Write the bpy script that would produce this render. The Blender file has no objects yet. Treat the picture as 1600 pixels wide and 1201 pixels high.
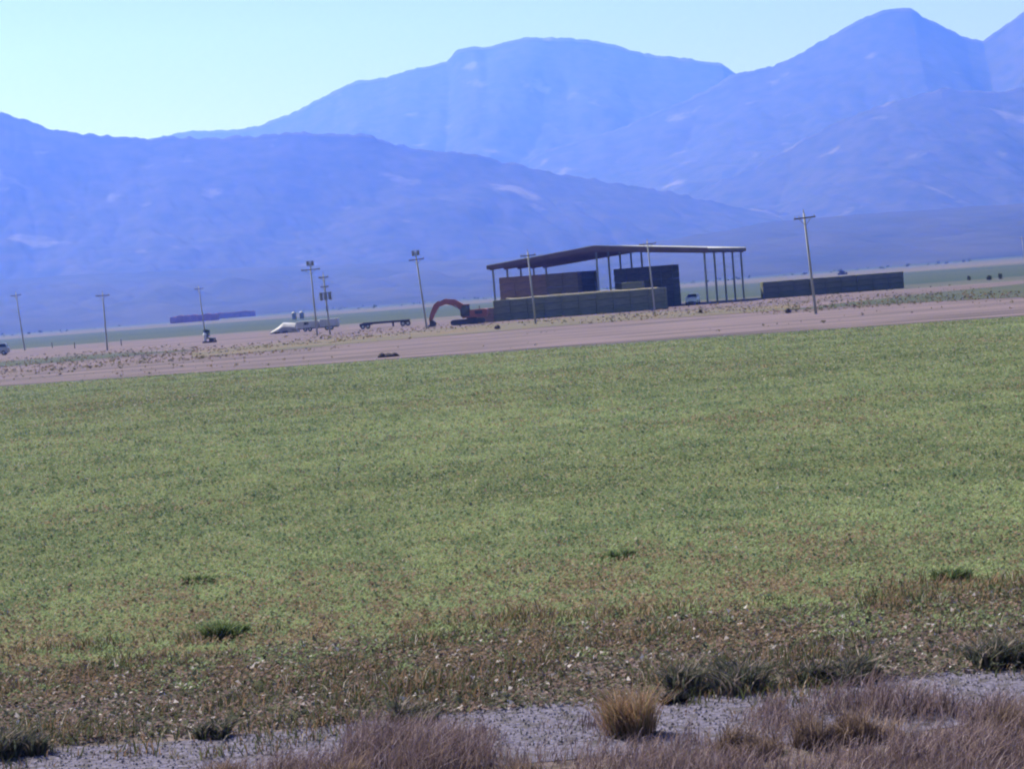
import bpy, math, random
import numpy as np
from mathutils import Vector, Matrix

random.seed(7)
rng = np.random.default_rng(11)
S = bpy.context.scene
C = bpy.context.collection

# ------------------------------------------------------------------ camera
F = 2986.0                      # focal length in pixels of the 1600 px wide photograph
ROLL = math.radians(4.4)
PITCH = math.radians(2.78)
EYE = 4.2                       # metres above the plain
fwd = Vector((0, math.cos(PITCH), -math.sin(PITCH)))
up0 = Vector((0, math.sin(PITCH), math.cos(PITCH)))
rt0 = Vector((1, 0, 0))
rt = math.cos(ROLL) * rt0 - math.sin(ROLL) * up0
up = math.sin(ROLL) * rt0 + math.cos(ROLL) * up0
cam_d = bpy.data.cameras.new('camera')
cam = bpy.data.objects.new('camera', cam_d)
C.objects.link(cam)
cam.matrix_world = Matrix(((rt.x, up.x, -fwd.x, 0), (rt.y, up.y, -fwd.y, 0), (rt.z, up.z, -fwd.z, EYE), (0, 0, 0, 1)))
cam_d.sensor_width = 36.0
cam_d.lens = 36.0 * F / 1600.0
cam_d.clip_start = 0.5
cam_d.clip_end = 60000
S.camera = cam

# ------------------------------------------------------------------ light
SUN_AZ = math.radians(-46)      # from straight ahead, negative = to the left
SUN_EL = math.radians(48)
w = bpy.data.worlds.new('World'); S.world = w; w.use_nodes = True
nt = w.node_tree
sky = nt.nodes.new('ShaderNodeTexSky'); sky.sky_type = 'NISHITA'; sky.sun_disc = False
sky.sun_elevation = SUN_EL; sky.sun_rotation = SUN_AZ
sky.altitude = 1800; sky.air_density = 1.0; sky.dust_density = 1.6; sky.ozone_density = 0.0
bg = nt.nodes['Background']; bg.inputs['Strength'].default_value = 0.05
nt.links.new(sky.outputs[0], bg.inputs['Color'])
sl = bpy.data.lights.new('sun', 'SUN'); sl.energy = 5.0; sl.angle = math.radians(0.5); sl.color = (1.0, 0.95, 1.0)
so = bpy.data.objects.new('sun', sl); C.objects.link(so)
sd = Vector((math.sin(SUN_AZ) * math.cos(SUN_EL), math.cos(SUN_AZ) * math.cos(SUN_EL), math.sin(SUN_EL)))
so.rotation_euler = (-sd).to_track_quat('-Z', 'Y').to_euler()
so.location = (0, 0, 200)

S.view_settings.view_transform = 'Standard'; S.view_settings.look = 'None'
S.view_settings.exposure = 1.05; S.view_settings.gamma = 1.0; S.view_settings.use_curve_mapping = False
S.render.engine = 'CYCLES'
S.cycles.use_denoising = True
S.cycles.max_bounces = 5; S.cycles.volume_bounces = 2; S.cycles.filter_width = 2.1
S.cycles.transparent_max_bounces = 8

HAZE_DENSITY = 2.3e-4
HAZE_COLOR = (0.075, 0.185, 1.0)
HAZE_G = 0.4

# ------------------------------------------------------------------ pixel helpers
def ray(x, y):
    return (fwd * F + rt * (x - 800) + up * (600.5 - y)).normalized()
def hor(x):                                    # image row of the true horizon at column x
    return 455.2 - (x - 800) * math.tan(ROLL)
def gpt(x, y, z=0.0):                          # the ground under a pixel
    d = ray(x, y); t = (z - EYE) / d.z
    return Vector((d.x * t, d.y * t, z))
def apt(x, y, Y):                              # the point on a pixel's ray at depth Y
    d = ray(x, y); t = Y / d.y
    return Vector((d.x * t, Y, EYE + d.z * t))
def gx(x, Y):                                  # ground point at depth Y, column x
    b = F * EYE / Y / math.cos(ROLL)
    p = apt(x, hor(x) + b, Y); p.z = 0
    return p

# ------------------------------------------------------------------ numpy noise
def _h(ix, iy, s):
    n = (ix.astype(np.int64) * 374761393 + iy.astype(np.int64) * 668265263 + s * 974634777) & 0x7fffffff
    n = ((n ^ (n >> 13)) * 1274126177) & 0x7fffffff
    n = (n ^ (n >> 16)) & 0xffffff
    return n / float(0xffffff)
def vnoise(x, y, s=0):
    x = np.asarray(x, float); y = np.asarray(y, float)
    ix = np.floor(x); iy = np.floor(y); fx = x - ix; fy = y - iy
    fx = fx * fx * (3 - 2 * fx); fy = fy * fy * (3 - 2 * fy)
    a = _h(ix, iy, s); b = _h(ix + 1, iy, s); c = _h(ix, iy + 1, s); d = _h(ix + 1, iy + 1, s)
    return a + (b - a) * fx + (c - a) * fy + (a - b - c + d) * fx * fy
def fbm(x, y, s=0, o=4):
    t = 0; amp = .5; n = 0
    for k in range(o):
        t = t + amp * vnoise(np.asarray(x) * 2 ** k, np.asarray(y) * 2 ** k, s + k * 17); n += amp; amp *= .5
    return t / n

# ------------------------------------------------------------------ materials
MATS = {}
def mat(name, c1, c2=None, scale=3.0, rough=0.9, stretch=(1, 1, 1), metal=0.0, bump=0.0, detail=6, spec=0.3, lo=.35, hi=.65, c3=None, scale3=None, c3r=(.5, .62)):
    """two (or three) colours mixed by noise over the object's own coordinates"""
    m = bpy.data.materials.new(name); m.use_nodes = True
    n = m.node_tree.nodes; l = m.node_tree.links
    b = n['Principled BSDF']; b.inputs['Roughness'].default_value = rough
    b.inputs['Metallic'].default_value = metal; b.inputs['Specular IOR Level'].default_value = spec
    c2 = c2 or tuple(v * .75 for v in c1)
    tc = n.new('ShaderNodeTexCoord'); mp = n.new('ShaderNodeMapping'); mp.inputs['Scale'].default_value = stretch
    l.new(tc.outputs['Object'], mp.inputs[0])
    nz = n.new('ShaderNodeTexNoise'); nz.inputs['Scale'].default_value = scale; nz.inputs['Detail'].default_value = detail
    l.new(mp.outputs[0], nz.inputs[0])
    r = n.new('ShaderNodeValToRGB'); r.color_ramp.elements[0].position = lo; r.color_ramp.elements[1].position = hi
    r.color_ramp.elements[0].color = (*c1, 1); r.color_ramp.elements[1].color = (*c2, 1)
    l.new(nz.outputs['Fac'], r.inputs[0])
    out = r.outputs[0]
    if c3:
        n3 = n.new('ShaderNodeTexNoise'); n3.inputs['Scale'].default_value = scale3; n3.inputs['Detail'].default_value = 5
        l.new(mp.outputs[0], n3.inputs[0])
        r3 = n.new('ShaderNodeValToRGB'); r3.color_ramp.elements[0].position = c3r[0]; r3.color_ramp.elements[1].position = c3r[1]
        l.new(n3.outputs['Fac'], r3.inputs[0])
        mx = n.new('ShaderNodeMixRGB'); mx.inputs[2].default_value = (*c3, 1)
        l.new(r3.outputs[0], mx.inputs[0]); l.new(out, mx.inputs[1]); out = mx.outputs[0]
    l.new(out, b.inputs['Base Color'])
    if bump:
        bp = n.new('ShaderNodeBump'); bp.inputs['Strength'].default_value = bump; bp.inputs['Distance'].default_value = .05
        l.new(nz.outputs['Fac'], bp.inputs['Height']); l.new(bp.outputs[0], b.inputs['Normal'])
    MATS[name] = m
    return m
def leafmat(name, trans=.35, rough=.8):
    """per-plant colour from the mesh attribute 'Col' with some light passing through the leaf"""
    m = bpy.data.materials.new(name); m.use_nodes = True
    n = m.node_tree.nodes; l = m.node_tree.links
    n.remove(n['Principled BSDF'])
    at = n.new('ShaderNodeAttribute'); at.attribute_name = 'Col'
    df = n.new('ShaderNodeBsdfDiffuse'); tr = n.new('ShaderNodeBsdfTranslucent'); mx = n.new('ShaderNodeMixShader')
    mx.inputs[0].default_value = trans
    l.new(at.outputs['Color'], df.inputs[0]); l.new(at.outputs['Color'], tr.inputs[0])
    l.new(df.outputs[0], mx.inputs[1]); l.new(tr.outputs[0], mx.inputs[2])
    l.new(mx.outputs[0], n['Material Output'].inputs['Surface'])
    MATS[name] = m
    return m

mat('dirt', (.125, .098, .115), (.062, .053, .060), scale=.10, stretch=(.14, 1.8, 1), lo=.42, hi=.60, rough=1, detail=9, c3=(.155, .118, .135), scale3=.7, spec=.1)
mat('plain', (.095, .085, .088), (.05, .064, .055), scale=.004, stretch=(.25, 1.4, 1), rough=1, detail=9, spec=.1, c3=(.11, .096, .10), scale3=.012)
mat('field_soil', (.118, .135, .075), (.14, .148, .088), scale=.4, stretch=(.5, 1, 1), rough=1, c3=(.15, .14, .08), scale3=.9, spec=.1)
mat('far_green', (.030, .050, .044), (.042, .056, .048), scale=.01, stretch=(.3, 1.5, 1), rough=1, spec=.1)
mat('verge_green', (.042, .058, .042), (.06, .065, .05), scale=.1, stretch=(.3, 1.5, 1), rough=1, spec=.1)
mat('weedy', (.11, .095, .085), (.08, .085, .06), scale=.12, stretch=(.3, 1.3, 1), rough=1, spec=.1, c3=(.15, .105, .075), scale3=.25)
mat('gravel', (.15, .142, .21), (.07, .066, .10), scale=16, rough=1, bump=.8, detail=8, spec=.1, c3=(.07, .065, .08), scale3=5)
mat('margin', (.10, .075, .085), (.065, .062, .055), scale=1.6, rough=1, bump=.6, spec=.1, c3=(.15, .12, .13), scale3=4)
mat('mountain', (.050, .047, .042), (.027, .031, .026), scale=.02, rough=1, detail=15, spec=.05, c3=(.11, .102, .092), scale3=.007, c3r=(.63, .71))
mat('foothill', (.045, .046, .04), (.025, .03, .026), scale=.006, rough=1, detail=12, spec=.05)
mat('hay_green', (.19, .20, .135), (.12, .135, .09), scale=1.2, rough=1, stretch=(.6, 1, 4), spec=.1)
mat('hay_green_dull', (.15, .155, .12), (.10, .11, .085), scale=1.2, rough=1, stretch=(.6, 1, 4), spec=.1)
mat('hay_brown_dull', (.20, .17, .13), (.14, .12, .095), scale=1.2, rough=1, stretch=(.6, 1, 4), spec=.1)
mat('hay_brown', (.27, .185, .13), (.19, .135, .10), scale=1.2, rough=1, stretch=(.6, 1, 4), spec=.1)
mat('sunlit_hay_top', (.24, .215, .165), (.16, .145, .11), scale=2, rough=1, spec=.1)  # paler hay colour that imitates sunlight on a stack top
mat('hay_red', (.30, .13, .09), (.22, .10, .075), scale=.4, rough=1, spec=.1)
mat('hay_dark', (.10, .10, .085), (.06, .065, .055), scale=1.2, rough=1, stretch=(.6, 1, 4), spec=.1)
mat('steel_brown', (.14, .095, .085), (.10, .07, .065), scale=.8, rough=.7)
mat('roof_sheet', (.62, .62, .62), (.5, .5, .5), scale=.5, rough=.5, metal=.0)
mat('steel_grey', (.25, .28, .28), (.18, .20, .20), scale=1.0, rough=.7)
mat('pole_wood', (.36, .37, .36), (.27, .28, .28), scale=2.0, stretch=(4, 4, .4), rough=.95)
mat('arm_wood', (.15, .13, .12), (.11, .10, .095), scale=3.0, rough=.95)
mat('ceramic', (.25, .24, .24), (.2, .2, .2), rough=.3)
mat('transformer_grey', (.22, .24, .25), (.17, .18, .19), rough=.5)
mat('white_paint', (.85, .85, .85), (.80, .80, .80), scale=1, rough=.3, spec=.6)
mat('silver_paint', (.45, .45, .48), (.40, .40, .43), scale=1, rough=.25, spec=.5)
mat('dark_glass', (.03, .04, .05), (.02, .03, .04), rough=.08, spec=.6)
mat('black_rubber', (.025, .025, .025), (.018, .018, .018), rough=.9)
mat('black_trim', (.04, .04, .045), (.03, .03, .03), rough=.6)
mat('lamp_glass', (.6, .6, .62), (.5, .5, .5), rough=.1)
mat('rim_metal', (.45, .45, .46), (.35, .35, .35), rough=.35, metal=.6)
mat('machine_orange', (.32, .115, .085), (.24, .095, .07), scale=1.5, rough=.55)
mat('machine_dark', (.07, .065, .07), (.045, .045, .05), scale=1.5, rough=.7)
mat('pale_panel', (.55, .55, .57), (.47, .47, .50), scale=.6, rough=.6)
mat('pale_tarp', (.42, .42, .45), (.32, .32, .35), scale=.8, rough=.8, bump=.4)
mat('trailer_dark', (.07, .065, .075), (.045, .045, .05), scale=1.2, rough=.8)
mat('post_wood', (.14, .13, .12), (.10, .09, .085), scale=3, rough=1)
mat('clod', (.04, .035, .035), (.07, .06, .055), scale=4, rough=1, bump=.6)
leafmat('leaf'); leafmat('dry_blade', .3); leafmat('shrub_leaf', .2)

# ------------------------------------------------------------------ object helpers
def link(name, me, m=None, parent=None):
    o = bpy.data.objects.new(name, me); C.objects.link(o)
    if m is not None and me is not None: me.materials.append(MATS[m] if isinstance(m, str) else m)
    if parent is not None: o.parent = parent
    return o
def tag(o, label=None, cat=None, group=None, kind=None):
    if label: o['label'] = label
    if cat: o['category'] = cat
    if group: o['group'] = group
    if kind: o['kind'] = kind
    return o
def empty(name, loc, rz=0):
    o = bpy.data.objects.new(name, None); C.objects.link(o); o.location = loc; o.rotation_euler = (0, 0, rz)
    o.empty_display_size = .3
    return o
def copy_tree(o, parent=None):
    c = o.copy(); C.objects.link(c); c.parent = parent
    for ch in list(o.children): copy_tree(ch, c)
    return c
class MB:
    """collects solids, then links them as one mesh"""
    def __init__(s): s.v = []; s.f = []
    def add(s, vs, fs):
        n = len(s.v); s.v += [tuple(p) for p in vs]; s.f += [tuple(i + n for i in f) for f in fs]; return s
    def box(s, x0, x1, y0, y1, z0, z1, ch=0.0):
        if ch <= 0:
            vs = [(x, y, z) for z in (z0, z1) for y in (y0, y1) for x in (x0, x1)]
            return s.add(vs, [(0, 2, 3, 1), (4, 5, 7, 6), (0, 1, 5, 4), (2, 6, 7, 3), (0, 4, 6, 2), (1, 3, 7, 5)])
        c = ch                                     # chamfered vertical profile and ends
        prof = [(y0 + c, z0), (y1 - c, z0), (y1, z0 + c), (y1, z1 - c), (y1 - c, z1), (y0 + c, z1), (y0, z1 - c), (y0, z0 + c)]
        cy, cz = (y0 + y1) / 2, (z0 + z1) / 2
        sy = 1 - c / ((y1 - y0) / 2); sz = 1 - c / ((z1 - z0) / 2)
        ins = [(cy + (a - cy) * sy, cz + (b - cz) * sz) for a, b in prof]
        rings = [(x0, ins), (x0 + c, prof), (x1 - c, prof), (x1, ins)]
        vs = [(x, a, b) for x, p in rings for a, b in p]
        fs = [(k * 8 + i, k * 8 + (i + 1) % 8, (k + 1) * 8 + (i + 1) % 8, (k + 1) * 8 + i) for k in range(3) for i in range(8)]
        fs += [tuple(range(7, -1, -1)), tuple(range(24, 32))]
        return s.add(vs, fs)
    def prism(s, poly, y0, y1, inset=0.0):         # polygon in x,z extruded along y
        n = len(poly)
        vs = [(x, y0, z) for x, z in poly] + [(x, y1, z) for x, z in poly]
        fs = [(i, (i + 1) % n, n + (i + 1) % n, n + i) for i in range(n)] + [tuple(range(n - 1, -1, -1)), tuple(range(n, 2 * n))]
        return s.add(vs, fs)
    def cyl(s, p0, p1, r0, r1=None, n=12):
        r1 = r0 if r1 is None else r1
        p0 = Vector(p0); p1 = Vector(p1); d = (p1 - p0).normalized()
        a = d.orthogonal().normalized(); b = d.cross(a)
        vs = []
        for p, r in ((p0, r0), (p1, r1)):
            for i in range(n):
                t = 2 * math.pi * i / n
                vs.append(p + a * r * math.cos(t) + b * r * math.sin(t))
        fs = [(i, (i + 1) % n, n + (i + 1) % n, n + i) for i in range(n)] + [tuple(range(n - 1, -1, -1)), tuple(range(n, 2 * n))]
        return s.add(vs, fs)
    def bar(s, p0, p1, wd, ht):                    # rectangular bar between two points
        p0 = Vector(p0); p1 = Vector(p1); d = (p1 - p0).normalized()
        z = Vector((0, 0, 1))
        a = d.cross(z)
        if a.length < 1e-4: a = Vector((1, 0, 0))
        a.normalize(); b = a.cross(d)
        vs = [p + a * sa * wd / 2 + b * sb * ht / 2 for p in (p0, p1) for sb in (-1, 1) for sa in (-1, 1)]
        return s.add(vs, [(0, 2, 3, 1), (4, 5, 7, 6), (0, 1, 5, 4), (2, 6, 7, 3), (0, 4, 6, 2), (1, 3, 7, 5)])
    def sweep(s, pts, sizes, y0, y1):              # plate of varying depth following pts in the xz plane
        top = []; bot = []
        for i, (x, z) in enumerate(pts):
            a = Vector(pts[max(i - 1, 0)]); b = Vector(pts[min(i + 1, len(pts) - 1)]); d = (b - a).normalized()
            nrm = Vector((-d.y, d.x)) * sizes[i] / 2
            top.append((x + nrm.x, z + nrm.y)); bot.append((x - nrm.x, z - nrm.y))
        return s.prism(top + bot[::-1], y0, y1)
    def mesh(s, name, smooth=False):
        me = bpy.data.meshes.new(name); me.from_pydata(s.v, [], s.f)
        import bmesh
        bm = bmesh.new(); bm.from_mesh(me); bmesh.ops.recalc_face_normals(bm, faces=bm.faces); bm.to_mesh(me); bm.free()
        if smooth: me.shade_smooth()
        me.update(); return me
    def build(s, name, m, parent=None, smooth=False):
        return link(name, s.mesh(name, smooth), m, parent)
def soup(name, verts, nper, cols, m, smooth=False):
    """a mesh of many separate polygons (nper corners each) with one colour per polygon"""
    verts = np.asarray(verts, np.float32).reshape(-1, 3); nv = len(verts); nf = nv // nper
    me = bpy.data.meshes.new(name)
    me.vertices.add(nv); me.vertices.foreach_set('co', verts.ravel())
    me.loops.add(nv); me.loops.foreach_set('vertex_index', np.arange(nv, dtype=np.int32))
    me.polygons.add(nf); me.polygons.foreach_set('loop_start', np.arange(0, nv, nper, dtype=np.int32))
    me.polygons.foreach_set('loop_total', np.full(nf, nper, np.int32))
    at = me.color_attributes.new('Col', 'FLOAT_COLOR', 'POINT')
    c = np.ones((nv, 4), np.float32); c[:, :3] = np.repeat(np.asarray(cols, np.float32), nper, axis=0)
    at.data.foreach_set('color', c.ravel())
    me.materials.append(MATS[m]); me.update(calc_edges=True); me.validate()
    return me
def sheet(name, m, near, far, z, rag=0.0, n=160, seed=0, rows=2):
    """ground sheet between two lines of (x, y) points, with ragged edges"""
    def line(pts, s):
        pts = [Vector((p[0], p[1])) for p in pts]
        L = [0]
        for a, b in zip(pts, pts[1:]): L.append(L[-1] + (b - a).length)
        out = []
        for k in range(n + 1):
            t = L[-1] * k / n; i = max(j for j in range(len(L) - 1) if L[j] <= t + 1e-9)
            f = (t - L[i]) / max(L[i + 1] - L[i], 1e-9); p = pts[i].lerp(pts[i + 1], f)
            r = rag * (fbm(np.array([t * .11 / max(rag, .05)]), np.array([s * 3.7]), s, 4)[0] - .5) * 2 if rag else 0
            out.append((p.x, p.y + r))
        return out
    A = line(near, seed); B = line(far, seed + 5)
    vs = []; fs = []
    for j in range(rows):
        f = j / (rows - 1)
        vs += [(a[0] + (b[0] - a[0]) * f, a[1] + (b[1] - a[1]) * f, 0) for a, b in zip(A, B)]
    for j in range(rows - 1):
        fs += [(j * (n + 1) + i, j * (n + 1) + i + 1, (j + 1) * (n + 1) + i + 1, (j + 1) * (n + 1) + i) for i in range(n)]
    me = bpy.data.meshes.new(name); me.from_pydata(vs, [], fs)
    o = link(name, me, m); o.location.z = z
    return tag(o, kind='structure')

# ------------------------------------------------------------------ the plain
me = bpy.data.meshes.new('plain_ground')
me.from_pydata([(-7000, -60, 0), (7000, -60, 0), (7000, 9300, 0), (-7000, 9300, 0)], [], [(0, 1, 2, 3)])
tag(link('plain_ground', me, 'plain'), kind='structure')

def P(x, b): p = gpt(x, hor(x) + b); return (p.x, p.y)
# bare dirt belt round the yard, from the field edge to the far paddocks
sheet('dirt_belt', 'dirt', [P(-500, 82), P(800, 92), P(2100, 103)], [P(-500, 30), P(300, 33), P(700, 36), P(1100, 39), P(1450, 45), P(2100, 44)], .02, rag=3.0, n=400, seed=1)
sheet('far_meadow', 'far_green', [P(-700, 29), P(800, 32), P(1150, 37), P(2300, 39)], [P(-700, 12), P(400, 14.5), P(1100, 16), P(2300, 24)], .02, rag=8, n=300, seed=2)
sheet('farther_meadow', 'far_green', [P(-700, 8), P(800, 9), P(2300, 7.5)], [P(-700, 3), P(800, 3.4), P(2300, 3)], .02, rag=30, n=300, seed=3)
sheet('verge_strip', 'verge_green', [P(1230, 63.5), P(1350, 64), P(1600, 71), P(2100, 78)], [P(1230, 62.5), P(1400, 55), P(1600, 50), P(2100, 42)], .05, rag=1.2, n=200, seed=4)
sheet('ditch_strip', 'verge_green', [P(-500, 60), P(0, 57), P(170, 55.5), P(300, 54)], [P(-500, 50), P(0, 48.5), P(170, 49), P(300, 53)], .05, rag=1.0, n=200, seed=6)
sheet('weed_strip', 'weedy', [P(300, 66), P(640, 62), P(900, 60), P(1250, 63)], [P(300, 55), P(640, 51), P(900, 48), P(1250, 55)], .05, rag=3.0, n=240, seed=7)
FIELD_NEAR = [(-60, 24.5), (0, 24.3), (60, 24.3)]
FIELD_FAR = [P(-700, 84), P(0, 89.5), P(800, 95.5), P(1600, 103), P(2300, 110)]
sheet('alfalfa_ground', 'field_soil', [(-60, 21.6), (60, 21.6)], FIELD_FAR, .05, rag=1.6, n=400, seed=8)
sheet('field_margin', 'margin', [(-30, 12.0), (30, 12.0)], [(-30, 22.4), (30, 22.4)], .055, rag=1.4, n=120, seed=9)
TRACK_NEAR, TRACK_FAR = 17.2, 19.1
sheet('gravel_track', 'gravel', [(-30, 17.0), (30, 17.0)], [(-30, 18.95), (30, 18.95)], .062, rag=.6, n=400, seed=10)

# ------------------------------------------------------------------ mountains
def ridge(name, pts, dist, foot, back, m='mountain', gully=.21, ex=1.5, seed=0, nu=760, nv=130, rough=9.0, fz=1.0):
    """a mountain flank: crest traced at its own distance, falling to the plain in spurs and gullies, with a back slope"""
    xs = [p[0] for p in pts]; ys = [p[1] for p in pts]
    X = np.linspace(xs[0], xs[-1], nu); Yp = np.interp(X, xs, ys)
    crest = []
    for x, y in zip(X, Yp):
        p = apt(x, y, dist); crest.append((p.x, p.z))
    crest = np.array(crest); cx = crest[:, 0]; H = crest[:, 1]
    H = H + rough * (fbm(cx * .006, cx * 0, seed, 3) - .5) * 2
    fuzz = 12.0 * (fbm(cx * .05, cx * 0, seed + 2, 3) - .4)
    H = np.maximum(H, 1)
    ker = np.hanning(int(nu * .09) | 1); ker /= ker.sum(); pad = len(ker) // 2
    Hs = np.convolve(np.pad(H, pad, mode='edge'), ker, 'valid')
    H0 = H
    T = np.concatenate([np.linspace(1, 0, nv), -np.linspace(.06, 1, 12)])
    vs = []
    for t in T:
        if t >= 0:
            yy = dist - (dist - foot) * t; prof = (1 - t) ** ex
        else:
            yy = dist + (back - dist) * (-t); prof = (1 + t) ** 1.2
        sc = yy / dist if t >= 0 else 1.0
        x = cx * (sc * .75 + .25)
        kk = min(1.0, abs(t) * 2.2); H = H0 * (1 - kk) + Hs * kk
        g = np.abs(fbm(x * .0016 + t * .35, np.full(nu, t * 1.3 + yy * .0002), seed + 3, 4) - .5) * 2
        g2 = fbm(x * .006, np.full(nu, yy * .005), seed + 9, 4) - .5
        amp = math.sin(math.pi * min(max(abs(t), 0), 1)) ** .8
        z = H * prof + (fuzz * fz if t == 0 else 0) - H * gully * amp * (1.0 - g * 1.8) * (prof ** .4) + H * .06 * g2 * amp + 28.0 * (np.abs(fbm(x * .011 + yy * .004, np.full(nu, yy * .0035), seed + 14, 4) - .5) * 2 - .3) * amp * prof ** .3
        z = np.maximum(z, -3 * abs(t))
        if abs(t) > .995: z = np.full(nu, -3.0)
        vs.append(np.stack([x, np.full(nu, yy), z], 1))
    V = np.concatenate(vs); nr = len(T)
    fs = [(j * nu + i, j * nu + i + 1, (j + 1) * nu + i + 1, (j + 1) * nu + i) for j in range(nr - 1) for i in range(nu - 1)]
    me = bpy.data.meshes.new(name); me.from_pydata(V.tolist(), [], fs); me.shade_smooth()
    tag(link(name, me, m), kind='structure')

ridge('mountain_centre', [(-700, 400), (0, 330), (150, 240), (235, 214), (300, 206), (380, 203), (410, 194), (450, 178), (500, 156), (553, 127), (575, 125), (600, 122), (650, 108), (698, 96), (714, 80), (740, 73), (758, 75), (790, 66), (838, 60), (890, 59), (940, 66), (1000, 80), (1060, 90), (1128, 99), (1140, 108), (1152, 118), (1230, 150), (1400, 230), (1700, 330)],
      7600, 4300, 9100, seed=20)
ridge('mountain_peak', [(560, 400), (760, 290), (860, 235), (960, 204), (1050, 165), (1148, 118), (1200, 104), (1255, 82), (1310, 50), (1358, 26), (1393, 16), (1425, 17), (1455, 34), (1478, 47), (1508, 60), (1536, 65), (1556, 53), (1580, 33), (1610, 10), (1700, -50), (1850, -60), (2200, 60), (2500, 200)],
      6600, 3900, 8300, seed=31)
ridge('mountain_spur', [(980, 345), (1080, 305), (1180, 262), (1260, 215), (1330, 182), (1400, 158), (1470, 142), (1560, 146), (1640, 130), (1750, 90), (2000, 110), (2400, 220)],
      5300, 3450, 6300, seed=43)
ridge('mountain_near', [(-800, 60), (-500, 110), (-200, 150), (0, 178), (30, 186), (60, 198), (100, 210), (160, 215), (230, 219), (310, 220), (380, 217), (440, 212), (540, 211), (580, 216), (640, 229), (700, 237), (770, 252), (850, 268), (930, 284), (1030, 300), (1120, 318), (1300, 350), (1500, 378)],
      4700, 3150, 6000, seed=55)
ridge('foothill', [(-900, 497), (0, 437), (300, 421), (620, 411), (800, 402), (1000, 381), (1200, 349), (1400, 333), (1600, 318), (2500, 250)],
      3350, 2150, 4300, m='foothill', seed=64, gully=.05, ex=1.1, rough=4, fz=.25)

# ------------------------------------------------------------------ alfalfa and other ground cover
def xlim(d): return 800 / F * d * 1.12 + 2.5
def pal(pals, idx): return np.asarray(pals)[idx]
def leaf_scatter(n, d0, d1, size, hgt, colfn, log=True, far_line=None):
    u = rng.random(n)
    d = d0 * (d1 / d0) ** u if log else d0 + (d1 - d0) * u
    x = (rng.random(n) * 2 - 1) * (800 / F * d * 1.12 + 6.0)
    if far_line is not None:
        fx = [p[0] for p in far_line]; fy = [p[1] for p in far_line]
        ok = d < np.interp(x, fx, fy) - 1.6 + 3.0 * fbm(x * .25, x * 0, 66, 4)
        x = x[ok]; d = d[ok]
    n = len(x)
    grow = np.sqrt(d / d0)
    sz = size * grow * (.5 + rng.random(n))
    z = .05 + hgt * rng.random(n) * (.4 + .6 * fbm(x * .7, d * .7, 5, 3) * 1.6)
    base = np.stack([x, d, z], 1)
    # random leaf triangles, mostly lying but tilted every way
    th = rng.random(n) * 6.283; tilt = rng.normal(0, .6, n)
    a = np.stack([np.cos(th), np.sin(th), np.sin(tilt) * .8], 1)
    th2 = th + 1.2 + rng.random(n) * 1.2
    b = np.stack([np.cos(th2), np.sin(th2), rng.normal(0, .5, n)], 1)
    v = np.stack([base - a * sz[:, None] * .5, base + a * sz[:, None] * .5, base + b * sz[:, None] * .8], 1)
    v[:, :, 2] = np.maximum(v[:, :, 2], .052)
    return v.reshape(-1, 3), colfn(x, d, n)

def field_cols(x, d, n):
    big = fbm(x * .12, d * .12, 3, 4); mid = fbm(x * .9, d * .6, 8, 3)
    g1 = np.array([.195, .25, .135]); g2 = np.array([.112, .163, .093]); dry = np.array([.22, .165, .125]); pale = np.array([.34, .32, .27])
    fine = fbm(x * 2.6, d * 1.7, 12, 2); t = np.clip((.55 * mid + .45 * fine - .36) * 3.2, 0, 1)[:, None]
    c = g1 * (1 - t) + g2 * t
    c = c * (.85 + .3 * rng.random(n))[:, None]
    c = c * (.6 + .8 * fbm(x * .05, d * .22, 44, 4))[:, None]
    edge = np.clip(1 - (d - 21.0 - 3.0 * (big - .5)) / 10.0, 0, 1)
    pd = .06 + np.clip((big - .52) * 2.2, 0, .26) * np.clip((fine - .3) * 3, 0, 1) + edge * .8 * np.clip((.5 * mid + .5 * fine - .36) * 3.4, 0, 1.1)
    r = rng.random(n)
    isd = r < pd; c[isd] = dry * (.6 + .7 * rng.random(isd.sum()))[:, None]
    isp = rng.random(n) < .018; c[isp] = pale
    return c
v, c = leaf_scatter(1200000, 21.0, 145, .036, .09, field_cols, far_line=FIELD_FAR)
o = link('alfalfa', soup('alfalfa', v, 3, c, 'leaf'))
tag(o, 'low green alfalfa crop covering the wide flat field', 'crop', kind='stuff')

def blades(x, y, h, wid, lean, cols, z0=.055, spread=.25):
    """grass blades: three-cornered strips with a bend, one colour each"""
    n = len(x)
    th = rng.random(n) * 6.283
    sx = np.cos(th) * wid / 2; sy = np.sin(th) * wid / 2
    lx = lean[0] * h + rng.normal(0, spread, n) * h; ly = lean[1] * h + rng.normal(0, spread, n) * h
    b0 = np.stack([x - sx, y - sy, np.full(n, z0 - .01)], 1); b1 = np.stack([x + sx, y + sy, np.full(n, z0 - .01)], 1)
    mx = x + lx * .35; my = y + ly * .35; mz = z0 + h * .6
    m0 = np.stack([mx - sx * .7, my - sy * .7, mz], 1); m1 = np.stack([mx + sx * .7, my + sy * .7, mz], 1)
    tp = np.stack([x + lx, y + ly, z0 + h * (.92 + .1 * rng.random(n))], 1)
    quads = np.stack([b0, b1, m1, m0], 1); tips = np.stack([m0, m1, tp, tp * .999 + m0 * .001], 1)
    v = np.concatenate([quads, tips], 1).reshape(-1, 3)
    return v, np.repeat(cols, 2, axis=0)

DRY = np.array([[.22, .165, .15], [.17, .125, .12], [.30, .245, .215], [.13, .105, .10], [.40, .34, .31], [.26, .19, .13]])*.9
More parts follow.
